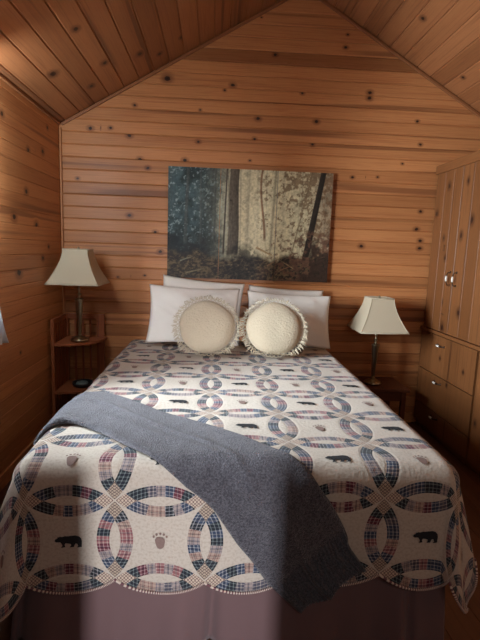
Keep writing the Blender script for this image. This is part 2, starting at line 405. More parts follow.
MB().wbox(XL+.003, XL+.018, YR+.02, YB-.02, .003, .09).build('baseboard_left', MAT['wall'], loc=(XL, 1.4, 0), kind='structure', bevel=.003)
MB().wbox(XL+.02, 1.70, YB-.018, YB-.003, .003, .09).build('baseboard_back', MAT['wall'], loc=(.2, YB, 0), kind='structure', bevel=.003)
# hallway seen from the doorway
HY = -3.5
m = MB(); m.box(-1.25, -1.21, HY, YR-.01, 0, 2.4); m.box(1.2, 1.24, HY, YR-.01, 0, 2.4); m.box(-1.25, 1.24, HY-.04, HY, 0, 2.4)
m.build('wall_hall', MAT['white_paint'], loc=(0, HY, 0), kind='structure')
MB().box(-1.25, 1.24, HY, YR-.01, 2.4, 2.44).build('ceiling_hall', MAT['white_paint'], loc=(0, HY, 2.4), kind='structure')
# door frame and the half-open door
t = empty('door_1', (DX0, YR, 0), kind='structure')
m = MB(); m.wbox(DX0-.06, DX0, YR+.005, YR+.025, 0, dz); m.wbox(DX1, DX1+.06, YR+.005, YR+.025, 0, dz); m.wbox(DX0-.06, DX1+.06, YR+.005, YR+.025, dz, dz+.07)
m.build('door_frame', MAT['wall'], t, bevel=.003)
m = MB(); m.wbox(DX0+.005, -.252, YR-.045, YR-.008, .01, dz-.01, axis=2); o = m.build('door_panel', MAT['ward'], t, bevel=.003)
m = MB(); m.tube([(-.30, YR-.008, 1.0), (-.30, YR+.05, 1.0)], .008); m.lathe([(.001, -.02), (.02, -.016), (.027, 0), (.02, .016), (.001, .02)], (-.30, YR+.055, 1.0), 14); m.build('door_handle', MAT['brass'], o, smooth=True)

# window in the left wall: casing, sash, glass, curtain
w = empty('window_1', (XL, (WY0+WY1)/2, hz0), kind='structure')
m = MB()
for y0, y1, z0, z1 in ((WY0-.08, WY0, hz0-.08, hz1+.08), (WY1, WY1+.08, hz0-.08, hz1+.08), (WY0, WY1, hz1, hz1+.08), (WY0, WY1, hz0-.08, hz0)):
    m.wbox(XL+.003, XL+.022, y0, y1, z0, z1)
m.build('window_casing', MAT['wall'], w, bevel=.003)
m = MB()
for y0, y1, z0, z1 in ((WY0, WY0+.045, hz0, hz1), (WY1-.045, WY1, hz0, hz1), (WY0, WY1, hz0, hz0+.045), (WY0, WY1, hz1-.045, hz1), (WY0, WY1, (hz0+hz1)/2-.02, (hz0+hz1)/2+.02)):
    m.box(XL-.07, XL-.03, y0, y1, z0, z1)
for y0, y1, z0, z1 in ((WY0-.01, WY0, hz0, hz1), (WY1, WY1+.01, hz0, hz1), (WY0, WY1, hz0-.01, hz0), (WY0, WY1, hz1, hz1+.01)):
    m.box(XL-.12, XL-.004, y0, y1, z0, z1)
o = m.build('window_frame', MAT['white_paint'], w, bevel=.002)
MB().box(XL-.052, XL-.048, WY0+.04, WY1-.04, hz0+.04, hz1-.04).build('window_glass', MAT['glass'], w)

# curtain panel gathered beside the window
cu = empty('curtain', (XL+.05, 2.35, .84), 'white window curtain at the left edge, only its lower corner in view', 'curtain')
n = 40; vs = []; fs = []; rows = 24
for j in range(rows+1):
    z = .885+(2.08-.885)*j/rows
    for i in range(n+1):
        t_ = i/n; y = 2.24+(.14+.02*(1-j/rows))*t_+(.135*(1-j/rows)**6)*t_
        vs.append((XL+.07+.018*math.sin(t_*24+j*.05)+.015*(1-j/rows), y, z-.02*t_*(1-j/rows)))
for j in range(rows):
    for i in range(n): a = j*(n+1)+i; fs.append((a, a+1, a+n+2, a+n+1))
m = MB(); m.add(vs, fs); o = m.build('curtain_panel', MAT['curtain'], cu, smooth=True); o.modifiers.new('t', 'SOLIDIFY').thickness = .002
m = MB(); m.tube([(XL+.07, 1.15, 2.09), (XL+.07, 2.38, 2.09)], .009, 10); m.build('curtain_rod', MAT['iron'], cu, smooth=True)
for y in (1.2, 2.36): MB().tube([(XL+.004, y, 2.09), (XL+.07, y, 2.09)], .006).build('rod_bracket', MAT['iron'], cu)

# ------------------------------------------------------------------ quilt surface
BXL, BXR, BYF, BZ, RR = -.665, .885, 1.44, .69, .07
XLc, XRc, YC = BXL+RR, BXR-RR, BYF+RR
def hd(a, fl):
    arc = RR*PI/2
    if a < arc: return RR*math.sin(a/RR), RR*(1-math.cos(a/RR))
    e = (a-arc)*.92; return RR+fl*e, RR+e*math.sqrt(1-fl*fl)
def nz(x, y, z=0): return noise.noise(Vector((x, y, z)))
def Q(u, w, off=0.0):
    """flat quilt coordinate -> place on the bed"""
    w += .024*min(1, max(0, (u-.0)/.5))*min(1, max(0, (1.75-w)/.3))
    av = YC-w; side = 1 if u > (XLc+XRc)/2 else -1
    au = (u-XRc) if side > 0 else (XLc-u); xc = XRc if side > 0 else XLc
    up = .004*nz(u*7, w*7)+.006*nz(u*2.5, w*2.5, 4)
    if au <= 0 and av <= 0: return Vector((u, w, BZ+up+off))
    if au <= 0: ang, rho = PI/2, av
    elif av <= 0: ang, rho = 0.0, au
    else: ang, rho = math.atan2(av, au), math.hypot(au, av)
    mixc = math.sin(2*ang)
    fl = .02+(.13 if side > 0 else .24)*max(0, math.cos(ang))**.7+.10*max(0, mixc)
    h, d = hd(rho, fl)
    k = min(1, max(0, (d-.08)/.4))
    per = u if ang > .8 else w
    wave = k*(.012*math.sin(per*9+1.2)+.008*nz(u*5, w*5, 7)) + k*.025*math.sin(ang*6)*max(0, mixc)
    h += wave+off*min(1, d/RR) ; d -= off*(1-min(1, d/RR))
    x = (u if ang == PI/2 else xc+side*h*math.cos(ang)); y = (w if ang == 0.0 else YC-h*math.sin(ang))
    return Vector((x, y, max(.012, BZ-d+up*(1-k))))
def arcdip(t):
    """scallop depth: outer arc of the lens between two crosses"""
    f = t-math.floor(t); r2 = .703
    return S_*(math.sqrt(max(0, r2*r2-(f-.5)**2))-.5)*.85+.007
UL, UR, WF, WH = GX-5*S_, GX+3*S_, GW-2*S_, 3.56
def flat(u0, w0):
    k = max(0, 1-(w0-WF)/.12); w_ = w0-k*arcdip((u0-GX)/S_)
    kl = max(0, 1-(u0-UL)/.12); kr = max(0, 1-(UR-u0)/.12)
    u_ = u0-kl*arcdip((w0-GW)/S_)+kr*arcdip((w0-GW)/S_)
    return u_, w_
nu, nw = 270, 270
vs = []; qc = []
for j in range(nw+1):
    for i in range(nu+1):
        u_, w_ = flat(UL+(UR-UL)*i/nu, WF+(WH-WF)*j/nw); vs.append(Q(u_, w_)); qc.append((u_, w_, 0))
fs = [(j*(nu+1)+i, j*(nu+1)+i+1, (j+1)*(nu+1)+i+1, (j+1)*(nu+1)+i) for j in range(nw) for i in range(nu)]
quilt = empty('quilt', ((BXL+BXR)/2, 2.3, BZ), 'cream patchwork quilt with interlocking plaid rings, bears and paw prints spread over the bed', 'quilt')
m = MB(); m.add(vs, fs, qc=qc); o = m.build('quilt_top', MAT['quilt'], quilt, smooth=True)
sd_ = o.modifiers.new('t', 'SOLIDIFY'); sd_.thickness = .008; sd_.offset = -1
pts = []; ql = []
for k in range(401):
    u_, w_ = flat(UL, WH+(WF-WH)*k/400); pts.append(Q(u_, w_, .002)); ql.append((u_, w_, 0))
for k in range(1, 401):
    u_, w_ = flat(UL+(UR-UL)*k/400, WF); pts.append(Q(u_, w_, .002)); ql.append((u_, w_, 0))
for k in range(1, 401):
    u_, w_ = flat(UR, WF+(WH-WF)*k/400); pts.append(Q(u_, w_, .002)); ql.append((u_, w_, 0))
m = MB(); m.tube(pts, .0045, 6, qcl=ql); m.build('binding', MAT['binding'], quilt, smooth=True, label='checked plum and cream edging')
BEAR = [(-.5,.02),(-.47,.10),(-.40,.14),(-.385,.20),(-.345,.19),(-.31,.215),(-.22,.20),(-.12,.235),(0,.225),(.12,.245),(.27,.255),(.40,.21),(.475,.12),(.50,.0),(.495,-.12),(.49,-.27),(.335,-.28),(.325,-.25),(.36,-.22),(.33,-.12),(.27,-.10),(.235,-.16),(.20,-.26),(.06,-.26),(.055,-.23),(.10,-.20),(.10,-.12),(.0,-.09),(-.10,-.08),(-.13,-.14),(-.11,-.25),(-.25,-.265),(-.26,-.235),(-.215,-.19),(-.24,-.10),(-.29,-.03),(-.36,-.025),(-.43,-.03)]
BEAR = [(x*1.0, y) for x, y in BEAR]
def ell(cx, cy, rx, ry, n=14, rot=0):
    return [(cx+rx*math.cos(2*PI*i/n)*math.cos(rot)-ry*math.sin(2*PI*i/n)*math.sin(rot), cy+rx*math.cos(2*PI*i/n)*math.sin(rot)+ry*math.sin(2*PI*i/n)*math.cos(rot)) for i in range(n)]
PAW = [[(-.20,.08),(-.14,.14),(-.03,.15),(.08,.13),(.17,.07),(.20,-.04),(.18,-.18),(.16,-.30),(.09,-.39),(-.01,-.42),(-.10,-.38),(-.15,-.28),(-.19,-.14),(-.22,0)]]+[ell(-.27, .17, .045, .06), ell(-.15, .27, .05, .06), ell(.0, .31, .05, .06), ell(.14, .27, .05, .06), ell(.26, .17, .045, .055)]
def patch(polys, cu_, cw_, size, name, mat):
    bm = bmesh.new()
    for poly in polys:
        tri = tessellate_polygon([[Vector((x, y, 0)) for x, y in poly]])
        vv = [bm.verts.new((cu_+x*size, cw_+y*size, 0)) for x, y in poly]
        for a in tri:
            try: bm.faces.new([vv[i] for i in a])
            except ValueError: pass
    bmesh.ops.subdivide_edges(bm, edges=[e for e in bm.edges if e.calc_length() > .012], cuts=2, use_grid_fill=True)
    bmesh.ops.triangulate(bm, faces=bm.faces[:])
    bmesh.ops.recalc_face_normals(bm, faces=bm.faces[:])
    for f in bm.faces:
        if f.normal.z < 0: f.normal_flip()
    bm.verts.index_update()
    vs = [Q(v.co.x, v.co.y, .0035) for v in bm.verts]; fs = [tuple(v.index for v in f.verts) for f in bm.faces]; bm.free()
    m = MB(); m.add(vs, fs); return m.build(name, mat, quilt, smooth=True)
for i in range(-5, 3):
    for k in range(-2, 6):
        cu_, cw_ = GX+(i+.5)*S_, GW+(k+.5)*S_
        if cw_ > 3.4: continue
        if (i+k) % 2: patch([BEAR], cu_, cw_, .088, 'bear_patch', MAT['black'])
        else: patch(PAW, cu_, cw_+.002, .082, 'paw_patch', MAT['paw'])

# ------------------------------------------------------------------ throw blanket
up_ = [(-.73,1.96),(-.705,2.05),(-.665,2.12),(-.60,2.165),(-.51,2.16),(-.376,2.065),(-.225,1.935),(-.047,1.80),(.109,1.665),(.22,1.545),(.33,1.435),(.40,1.34),(.45,1.25),(.475,1.19),(.485,1.15),(.55,1.05)]
lo_ = [(-.70,1.72),(-.66,1.735),(-.61,1.755),(-.54,1.765),(-.44,1.70),(-.345,1.61),(-.24,1.52),(-.147,1.45),(-.064,1.39),(.003,1.33),(.05,1.26),(.10,1.18),(.15,1.11),(.195,1.035),(.25,.965),(.325,.875)]
def resamp(P, n):
    P = [Vector(p) for p in P]; L = [0]
    for a, b in zip(P, P[1:]): L.append(L[-1]+(b-a).length)
    out = []
    for k in range(n+1):
        d = L[-1]*k/n; i = max(j for j in range(len(L)-1) if L[j] <= d+1e-9); t = (d-L[i])/(L[i+1]-L[i]); 
        p0, p1, p2, p3 = P[max(0, i-1)], P[i], P[i+1], P[min(len(P)-1, i+2)]
        out.append(.5*((2*p1)+(p2-p0)*t+(2*p0-5*p1+4*p2-p3)*t*t+(-p0+3*p1-3*p2+p3)*t**3))
    return out
nl, nc = 200, 60
UP, LO = resamp(up_, nl), resamp(lo_, nl)
vs = []; tc = []
def th_h(c, l):
    e = min(c, 1-c)*.40; p = min(1, e/.022); edge = math.sqrt(max(0, 1-(1-p)**2))
    el = min(l, 1-l)*1.4/.016; edge *= math.sqrt(max(0, 1-(1-min(1, el))**2))
    return edge
for sgn in (1, -1):
    for a in range(nl+1):
        l = a/nl
        for b in range(nc+1):
            c = b/nc; u_, w_ = UP[a].lerp(LO[a], c)
            if l > .9: # scalloped ribbed end
                q = (l-.9)/.1; w_ += q*.012*math.sin(c*9); u_ += q*.006*math.sin(c*13)
            e = th_h(c, l)
            fold = .007*math.exp(-((c-.32-.25*l)/.05)**2)+.006*math.exp(-((c-.7+.2*l)/.07)**2)*min(1, l*3)
            lump = .004*nz(u_*9, w_*9, 2)+.003*nz(u_*22, w_*22, 3)
            rib = .0045*math.sin(c*2*PI*24)*min(1, max(0, (l-.885)/.02))
            off = .012+(.011*e+(fold+lump+rib)*e if sgn > 0 else -.008*e*.6)
            if sgn > 0: off += .008*e*(1-min(1, l/.35))
            vs.append(Q(u_, w_, off)); tc.append((l, c, 0))
N1 = (nl+1)*(nc+1); fs = []
for a in range(nl):
    for b in range(nc):
        i = a*(nc+1)+b; fs.append((i, i+nc+1, i+nc+2, i+1)); fs.append((N1+i, N1+i+1, N1+i+nc+2, N1+i+nc+1))
for a in range(nl):
    i = a*(nc+1); fs.append((i, N1+i, N1+i+nc+1, i+nc+1)); i += nc; fs.append((i, i+nc+1, N1+i+nc+1, N1+i))
for b in range(nc):
    i = b; fs.append((i, i+1, N1+i+1, N1+i)); i = nl*(nc+1)+b; fs.append((i, N1+i, N1+i+1, i+1))
m = MB(); m.add(vs, fs, tc=tc)
m.build('throw_blanket', MAT['throw'], loc=(0, 1.7, BZ), smooth=True, label='slate grey knitted throw blanket with ribbed end laid diagonally across the foot of the bed', cat='blanket')

# ------------------------------------------------------------------ bed
bed = empty('bed', ((BXL+BXR)/2, 2.55, 0), 'queen size bed standing against the wooden wall under the forest panels', 'bed')
def rbox(x0, x1, y0, y1, z0, z1, name, mat, parent, bev, seg=3):
    o = MB().box(x0, x1, y0, y1, z0, z1).build(name, mat, parent); mm = o.modifiers.new('b', 'BEVEL'); mm.width = bev; mm.segments = seg; return o
rbox(BXL+.02, BXR-.02, BYF+.035, 3.60, .40, BZ-.022, 'mattress', MAT['mattress'], bed, .05, 4)
rbox(BXL+.03, BXR-.03, BYF+.085, 3.60, .18, .40, 'box_spring', MAT['mattress'], bed, .015)
for x in (BXL+.08, BXR-.12):
    for y in (BYF+.12, 3.48): MB().wbox(x, x+.05, y, y+.05, .002, .18).build('leg', MAT['night'], bed, bevel=.004)
# gathered skirt: front and two sides
path = []
xs0, xs1, ys0 = BXL+.03, BXR-.035, BYF+.022
def seg(p, q, n, last=False):
    for i in range(n+(1 if last else 0)): path.append((p[0]+(q[0]-p[0])*i/n, p[1]+(q[1]-p[1])*i/n))
seg((xs0, 3.55), (xs0, ys0), 160); seg((xs0, ys0), (xs1, ys0), 240); seg((xs1, ys0), (xs1, 3.55), 160, True)
vs = []; fs = []; rows = 16; L = len(path)
for j in range(rows+1):
    z = .42-(.42-.006)*j/rows; k = j/rows
    for i, (x, y) in enumerate(path):
        x += k*(-.045+.07*(x-xs0)/(xs1-xs0))
        s = i/160 if i < 160 else (1+(i-160)/240*1.5 if i < 400 else 2.5+(i-400)/160)
        f = .5*math.sin(s*17+nz(s*2, 0)*3)+.55*nz(s*7, 1)+.25*math.sin(s*41)
        pl = 0
        for c0 in (1.02, 1.67, 2.36): pl += math.exp(-((s-c0)/.018)**2)
        d = (.03*k if 160 <= i < 400 else 0)+(.012+.02*k)*f*(.35+.65*k)-.03*pl*(.4+.6*k)-.004
        if 160 <= i < 400: vs.append((x, y-d, z))
        elif i < 160: vs.append((x-d*.6+.005, y, z))
        else: vs.append((x+d*.6-.005, y, z))
for j in range(rows):
    for i in range(L-1): a = j*L+i; fs.append((a, a+L, a+L+1, a+1))
m = MB(); m.add(vs, fs); o = m.build('bed_skirt', MAT['skirt'], bed, smooth=True, label='dusty plum gathered skirt')
o.modifiers.new('t', 'SOLIDIFY').thickness = .002

# ------------------------------------------------------------------ pillows and cushions
def pillow_mesh(W, H, T, seed, puff=2.4):
    n = 44; vs = []; fs = []
    for sgn in (1, -1):
        for j in range(n+1):
            for i in range(n+1):
                a, b = 2*i/n-1, 2*j/n-1
                pin = 1-.05*(a*a)*(1-b*b)*0-.0
                x = a*W/2*(1-.055*(1-abs(a)**6)*0-.06*(1-b*b)*abs(a)**3); y = b*H/2*(1-.07*(1-a*a)*abs(b)**3)
                t = T/2*((1-abs(a)**puff)*(1-abs(b)**puff))**.55
                e = (1-a**4)*(1-b**4)
                t += sgn*0+e*(.020*nz(a*2.2, b*2.2, seed)+.008*nz(a*5+b*3, b*3, seed+9)+.006*math.sin(7*(a*.6+b)+seed)*max(0, abs(a)-.3))
                vs.append((x, -sgn*t, y+H/2))
    N = (n+1)*(n+1)
    for j in range(n):
        for i in range(n):
            k = j*(n+1)+i; fs.append((k, k+1, k+n+2, k+n+1)); fs.append((N+k, N+k+n+1, N+k+n+2, N+k+1))
    return vs, fs
def pillow(x, y, z, W, H, T, tilt, yaw, roll, seed, label):
    vs, fs = pillow_mesh(W, H, T, seed)
    m = MB(); m.add(vs, fs); o = m.build('pillow', MAT['pillow'], smooth=True, label=label, cat='pillow', group='white bed pillows against the wall')
    bpy_me = o.data; bm = bmesh.new(); bm.from_mesh(bpy_me); bmesh.ops.remove_doubles(bm, verts=bm.verts, dist=1e-4); bm.to_mesh(bpy_me); bm.free()
    o.location = (x, y, z); o.rotation_euler = (-(PI/2-tilt), roll, yaw); return o
R = math.radians
# rotation: local z is up along the pillow, tilted back towards the wall
pillow(-.155, 3.315, .712, .68, .445, .125, R(67), R(2), R(1.5), 1.0, 'white pillow on the left of the bed, front one of the left pair')
pillow(-.125, 3.475, .722, .64, .475, .10, R(71), R(-1), R(4.5), 5.0, 'white pillow on the left of the bed, back one peeking above the front pillow')
pillow(.545, 3.325, .712, .64, .415, .125, R(67), R(-2), R(2), 8.0, 'white pillow on the right of the bed, front one of the right pair')
pillow(.545, 3.495, .722, .60, .425, .085, R(71), R(0), R(2.5), 12.0, 'white pillow on the right of the bed, back one mostly hidden')

def round_cushion(x, y, z, tilt, yaw, seed, label):
    root = empty('round_cushion', (0, 0, 0), label, 'cushion', 'round fringed cushions on the bed')
    rad = .188; n = 72; rings = 22; vs = []; fs = []
    for sgn in (1, -1):
        vs.append((0, -sgn*.056, rad))
        b0 = len(vs)-1
        for k in range(1, rings+1):
            r = k/rings
            for i in range(n):
                t = 2*PI*i/n; rr = rad*r*(1+.012*math.sin(3*t+seed)+.01*math.sin(5*t))
                h = .056*(1-r**3.2)**.62+.003*nz(math.cos(t)*r*4, math.sin(t)*r*4, seed)*(1-r)
                vs.append((rr*math.cos(t), -sgn*h, rad+rr*math.sin(t)))
        for i in range(n):
            j = (i+1) % n; f = (b0, b0+1+i, b0+1+j); fs.append(f if sgn > 0 else f[::-1])
        for k in range(rings-1):
            for i in range(n):
                j = (i+1) % n; a = b0+1+k*n; f = (a+i, a+n+i, a+n+j, a+j); fs.append(f if sgn > 0 else f[::-1])
    m = MB(); m.add(vs, fs); o = m.build('cushion_body', MAT['cushion'], root, smooth=True)
    rnd = random.Random(int(seed*10))
    m = MB()                                      # crocheted loops round the rim
    for i in range(46):
        t = 2*PI*i/46; c = Vector((math.cos(t), 0, math.sin(t))); tn = Vector((-math.sin(t), 0, math.cos(t)))
        cc = Vector((0, 0, rad))+c*(rad+.011)
        m.tube([cc+c*(.0105*math.cos(q*PI/4))+tn*(.011*math.sin(q*PI/4))+Vector((0, rnd.uniform(-.002, .002), 0)) for q in range(8)], .0022, 5, closed=True)
    m.build('crochet_rim', MAT['fringe'], root, smooth=True)
    m = MB()                                      # yarn tassels
    for i in range(150):
        t = 2*PI*i/150+rnd.uniform(-.02, .02); Lg = rnd.uniform(.018, .038); c = Vector((math.cos(t), 0, math.sin(t))); tn = Vector((-math.sin(t), 0, math.cos(t)))
        p0 = Vector((0, 0, rad))+c*(rad+.018); s_ = rnd.uniform(-.5, .5); dr = rnd.uniform(.2, .8); fw = rnd.uniform(-.25, .15)
        pp = [p0+c*(Lg*q)+tn*(Lg*s_*q*q)+Vector((0, fw*Lg*q, -dr*Lg*q*q*.6)) for q in (0, .3, .6, 1)]
        lim = -.004
        pp = [Vector((p.x, p.y if p.z > lim else p.y-(lim-p.z)*.9, max(lim, p.z))) for p in pp]
        m.tube(pp, [.0026, .003, .003, .0018], 5)
    m.build('fringe', MAT['fringe'], root, smooth=True)
    root.location = (x, y, z); root.rotation_euler = (-(PI/2-tilt), 0, yaw)
    return root
round_cushion(-.044, 3.005, .722, R(60), R(3), 1.3, 'round cream fringed cushion, left one of the two, smooth cover')
round_cushion(.404, 3.005, .722, R(60), R(-3), 4.1, 'round cream fringed cushion, right one of the two, with textured cover')

# ------------------------------------------------------------------ lamps
lamp = empty('table_lamp', (0, 0, 0), 'table lamp with square flared cream shade standing on the corner shelf, left of the bed', 'lamp', 'matching bedside lamps')
MB().lathe([(.0, 0), (.066, 0), (.068, .006), (.064, .013), (.05, .018), (.04, .026), (.018, .032), (.012, .036)], (0, 0, 0)).build('base', MAT['brass'], lamp, smooth=True)
MB().lathe([(.009, .035), (.015, .041), (.016, .046), (.009, .052), (.013, .06), (.0275, .292), (.031, .300), (.031, .309), (.017, .315), (.009, .320), (.0085, .333), (.015, .340), (.0155, .348), (.0085, .356), (.0075, .37), (.011, .378), (.011, .388), (.0055, .395), (.0055, .44)], (0, 0, 0)).build('stem', MAT['brass'], lamp, smooth=True, angle=.7)
MB().lathe([(.012, .425), (.017, .428), (.017, .47), (.015, .475), (.022, .50), (.03, .53), (.026, .56), (.004, .578)], (0, 0, 0), 16).build('bulb', MAT['ceramic'], lamp, smooth=True)
m = MB(); hp = [(.0, .40)]; hp = [(.03*math.sin(t)*1.4, 0, .41+.265*(1-math.cos(t))/2) for t in [PI*i/12 for i in range(13)]]
m.tube(hp, .0018, 6); m.tube([(-x, y, z) for x, y, z in hp], .0018, 6); m.tube([(-.084, 0, .668), (.084, 0, .668)], .0016); m.tube([(0, -.084, .668), (0, .084, .668)], .0016)
m.build('harp', MAT['brass'], lamp, smooth=True)
MB().lathe([(.004, .668), (.009, .672), (.01, .68), (.006, .688), (.001, .692)], (0, 0, 0), 12).build('finial', MAT['brass'], lamp, smooth=True)
Z0, Z1 = .425, .675; vs = []; fs = []; nr = 14; npd = 13
for k in range(nr+1):
    t = k/nr; hw = .084+(.181-.084)*(1-t)**1.6; z = Z0+(Z1-Z0)*t
    ring = []
    for (ax_, ay_), (bx_, by_) in (((-1, -1), (1, -1)), ((1, -1), (1, 1)), ((1, 1), (-1, 1)), ((-1, 1), (-1, -1))):
        for q in range(npd):
            s_ = q/npd; ring.append((hw*(ax_+(bx_-ax_)*s_), hw*(ay_+(by_-ay_)*s_), z-.003*(1-t)*math.sin(PI*s_)*0))
    vs += ring
n = 4*npd
for k in range(nr):
    for i in range(n): j = (i+1) % n; fs.append((k*n+i, k*n+j, (k+1)*n+j, (k+1)*n+i))
m = MB(); m.add(vs, fs); o = m.build('lamp_shade', MAT['shade'], lamp, smooth=True, angle=R(40)); o.modifiers.new('t', 'SOLIDIFY').thickness = .002
m = MB()
for hw, z in ((.182, Z0), (.085, Z1)): m.tube([(-hw, -hw, z), (0, -hw, z), (hw, -hw, z), (hw, 0, z), (hw, hw, z), (0, hw, z), (-hw, hw, z), (-hw, 0, z)], .0032, 6, closed=True)
for sx, sy in ((-1, -1), (1, -1), (1, 1), (-1, 1)):
    m.tube([(sx*(.085+.0975*(1-t)**1.6), sy*(.085+.0975*(1-t)**1.6), Z0+(Z1-Z0)*t) for t in [k/10 for k in range(11)]], .0025, 5)
m.build('shade_trim', MAT['shade'], o, smooth=True)
lamp2 = copy_tree(lamp)
lamp.location = (-1.005, 3.465, .694); lamp['label'] = 'table lamp with square flared cream shade standing on the corner shelf, left of the bed'
lamp2.location = (1.258, 3.47, .407); lamp2['label'] = 'table lamp with square flared cream shade on the low dark table, right of the bed'

# ------------------------------------------------------------------ corner shelf
cs = empty('corner_shelf', (-1.02, 3.52, 0), 'open wooden corner shelf with slatted sides and curved shelves, left of the bed', 'shelf')
x0, x1, y0, y1 = -1.178, -.87, 3.345, 3.678
for a, b in (((x0, x0+.022), (y0, y0+.042)), ((x1-.042, x1), (y1-.022, y1)), ((x0, x0+.03), (y1-.03, y1))):
    MB().wbox(*a, *b, .002, .865).build('post', MAT['shelf'], cs, bevel=.002)
for z0, z1 in ((.825, .865), (.03, .07)):
    MB().wbox(x0+.003, x0+.02, y0+.042, y1-.03, z0, z1).build('rail', MAT['shelf'], cs, bevel=.002)
    MB().wbox(x0+.03, x1-.042, y1-.02, y1-.003, z0, z1).build('rail', MAT['shelf'], cs, bevel=.002)
for k in range(4):
    y = y0+.085+k*.055; MB().wbox(x0+.006, x0+.016, y, y+.022, .07, .825).build('slat', MAT['shelf'], cs)
    x = x0+.075+k*.058; MB().wbox(x, x+.014, y1-.016, y1-.006, .07, .825).build('slat', MAT['shelf'], cs)
for zt in (.685, .325, .07):
    vs = []; r = .325; cx, cy = x0+.018, y1-.018
    pl = [(cx, cy), (cx, y0+.008)]+[(cx+.02+(r-.03)*math.sin(t)*1.0, cy-(r-.01)*math.cos(t)) for t in [PI/2*i/20 for i in range(21)]]+[(x1-.008, cy)]
    n = len(pl); vs = [(x, y, zt-.02) for x, y in pl]+[(x, y, zt) for x, y in pl]
    fs = [tuple(range(n-1, -1, -1))[::-1][::-1], tuple(n+i for i in range(n))]+[(i, (i+1) % n, n+(i+1) % n, n+i) for i in range(n)]
    m = MB(); m.add(vs, fs, pc=[(v[0], v[1]+v[2], 3.0) for v in vs], kn=(1., 1., .01), kf=0.0, tone=1.05); m.build('shelf_board', MAT['shelf'], cs, bevel=.002)
# small dark dish with a grey piece, on the middle shelf
d = empty('small_dish', (-1.0, 3.50, .3255), 'small dark dish with a grey ring, on the middle board of corner shelf', 'dish')
MB().lathe([(.0, .0), (.05, .0), (.072, .012), (.078, .034), (.074, .034), (.066, .014), (.045, .006), (.0, .006)], (-1.0, 3.50, .3255), 28).build('dish_body', MAT['dark'], d, smooth=True)
m = MB(); m.tube([(-1.0+.034*math.cos(t), 3.49+.03*math.sin(t), .352) for t in [2*PI*i/18 for i in range(18)]], .011, 8, closed=True)
m.build('grey_ring', MAT['grey'], d, smooth=True)

# ------------------------------------------------------------------ low table on the right
nt = empty('bedside_table', (1.26, 3.47, 0), 'low dark wooden bedside table between the bed and the wardrobe', 'table')
MB().wbox(.98, 1.50, 3.32, 3.68, .375, .40).build('table_top', MAT['night'], nt, bevel=.004)
MB().wbox(1.01, 1.475, 3.345, 3.665, .30, .375, axis=0).build('apron', MAT['night'], nt, bevel=.002)
for x in (1.0, 1.445):
    for y in (3.335, 3.64): MB().wbox(x, x+.036, y, y+.034, .002, .375).build('leg', MAT['night'], nt, bevel=.003)
MB().wbox(1.02, 1.465, 3.35, 3.66, .12, .14).build('lower_shelf', MAT['night'], nt, bevel=.002)
MB().lathe([(.003, 0), (.012, .004), (.012, .01), (.003, .014)], (0, 0, 0), 12)

# ------------------------------------------------------------------ wardrobe
wd = empty('wardrobe', (2.07, 2.8, 0), 'tall knotty pine wardrobe with doors above and drawers below, along the right side', 'wardrobe')
FX = 1.735; Y0, Y1 = 1.95, 3.69
def side(name, *a, **k): return MB().wbox(*a, **k).build(name, MAT['ward'], wd, bevel=.002)
side('side_panel', FX+.004, 2.39, Y1-.02, Y1, .004, 2.06); side('side_panel', FX+.004, 2.39, Y0, Y0+.02, .004, 2.06)
side('top_panel', FX+.004, 2.39, Y0+.02, Y1-.02, 2.04, 2.06, axis=1)
side('back_panel', 2.37, 2.39, Y0+.02, Y1-.02, .004, 2.04, axis=2)
side('front_stile', FX-.006, FX+.004, Y1-.035, Y1, .82, 2.06)
side('crown', FX-.022, FX+.004, Y0, Y1+.004, 2.045, 2.11)
side('ledge', FX-.03, FX+.004, Y0, Y1+.004, .815, .84)
side('plinth', FX+.01, FX+.03, Y0+.02, Y1-.02, .004, .06)
side('divider', FX+.004, 2.37, 2.83, 2.85, .06, 2.04, axis=2)
def handle(x, y, z, vert, par):
    L = .048; P = lambda s, d: (x-d, y, z+s) if vert else (x-d, y+s, z)
    m = MB(); m.tube([P(-L, -.001), P(-L, .002), P(-L, .0035), P(-L*.95, .018), P(-L*.6, .026), P(-L*.3, .028), P(L*.3, .028), P(L*.6, .026), P(L*.95, .018), P(L, .0035), P(L, .002), P(L, -.001)], [.009, .009, .0045, .0035, .0035, .0045, .0045, .0035, .0035, .0045, .009, .009], 10)
    h = m.build('handle', MAT['iron'], par, smooth=True)
    m = MB(); m.tube([P(-L*.42, .028), P(-L*.3, .028), P(0, .029), P(L*.3, .028), P(L*.42, .028)], [.005, .0075, .0085, .0075, .005], 10)
    m.build('grip', MAT['ceramic'], h, smooth=True, label='white ceramic grip')
def front(name, y0, y1, z0, z1, fx, bw=.135, gv=.002, boards=True, hy=None, hz=None, vert=True, knots=()):
    n = max(1, round((y1-y0)/bw)); se = [y0+(y1-y0)*i/n for i in range(n+1)]
    m = MB(); m.planks(lambda a, b, nn: (fx-nn, b, a), z0, z1, se, list(knots), groove=gv, step=.03, cham=.002, dens=.9, ksz=(.007, .013), tones=lambda k: random.uniform(.88, 1.12))
    m.wbox(fx+.0035, fx+.02, y0, y1, z0, z1, axis=2, tone=.9)
    o = m.build(name, MAT['ward'], wd)
    if hy: handle(fx-.0, hy, hz, vert, o)
random.seed(11)
front('door', 3.275, 3.652, .845, 2.043, FX-.018, knots=[(1.93, 3.46, .013), (1.55, 3.47, .010), (1.40, 3.42, .011), (1.07, 3.40, .011), (.88, 3.36, .017), (1.74, 3.62, .013)], hy=3.315, hz=1.25)
front('door', 2.845, 3.268, .845, 2.043, FX-.018, knots=[(1.93, 3.2, .011), (1.66, 3.1, .016), (1.56, 3.22, .014), (1.02, 3.15, .015)], hy=3.225, hz=1.25)
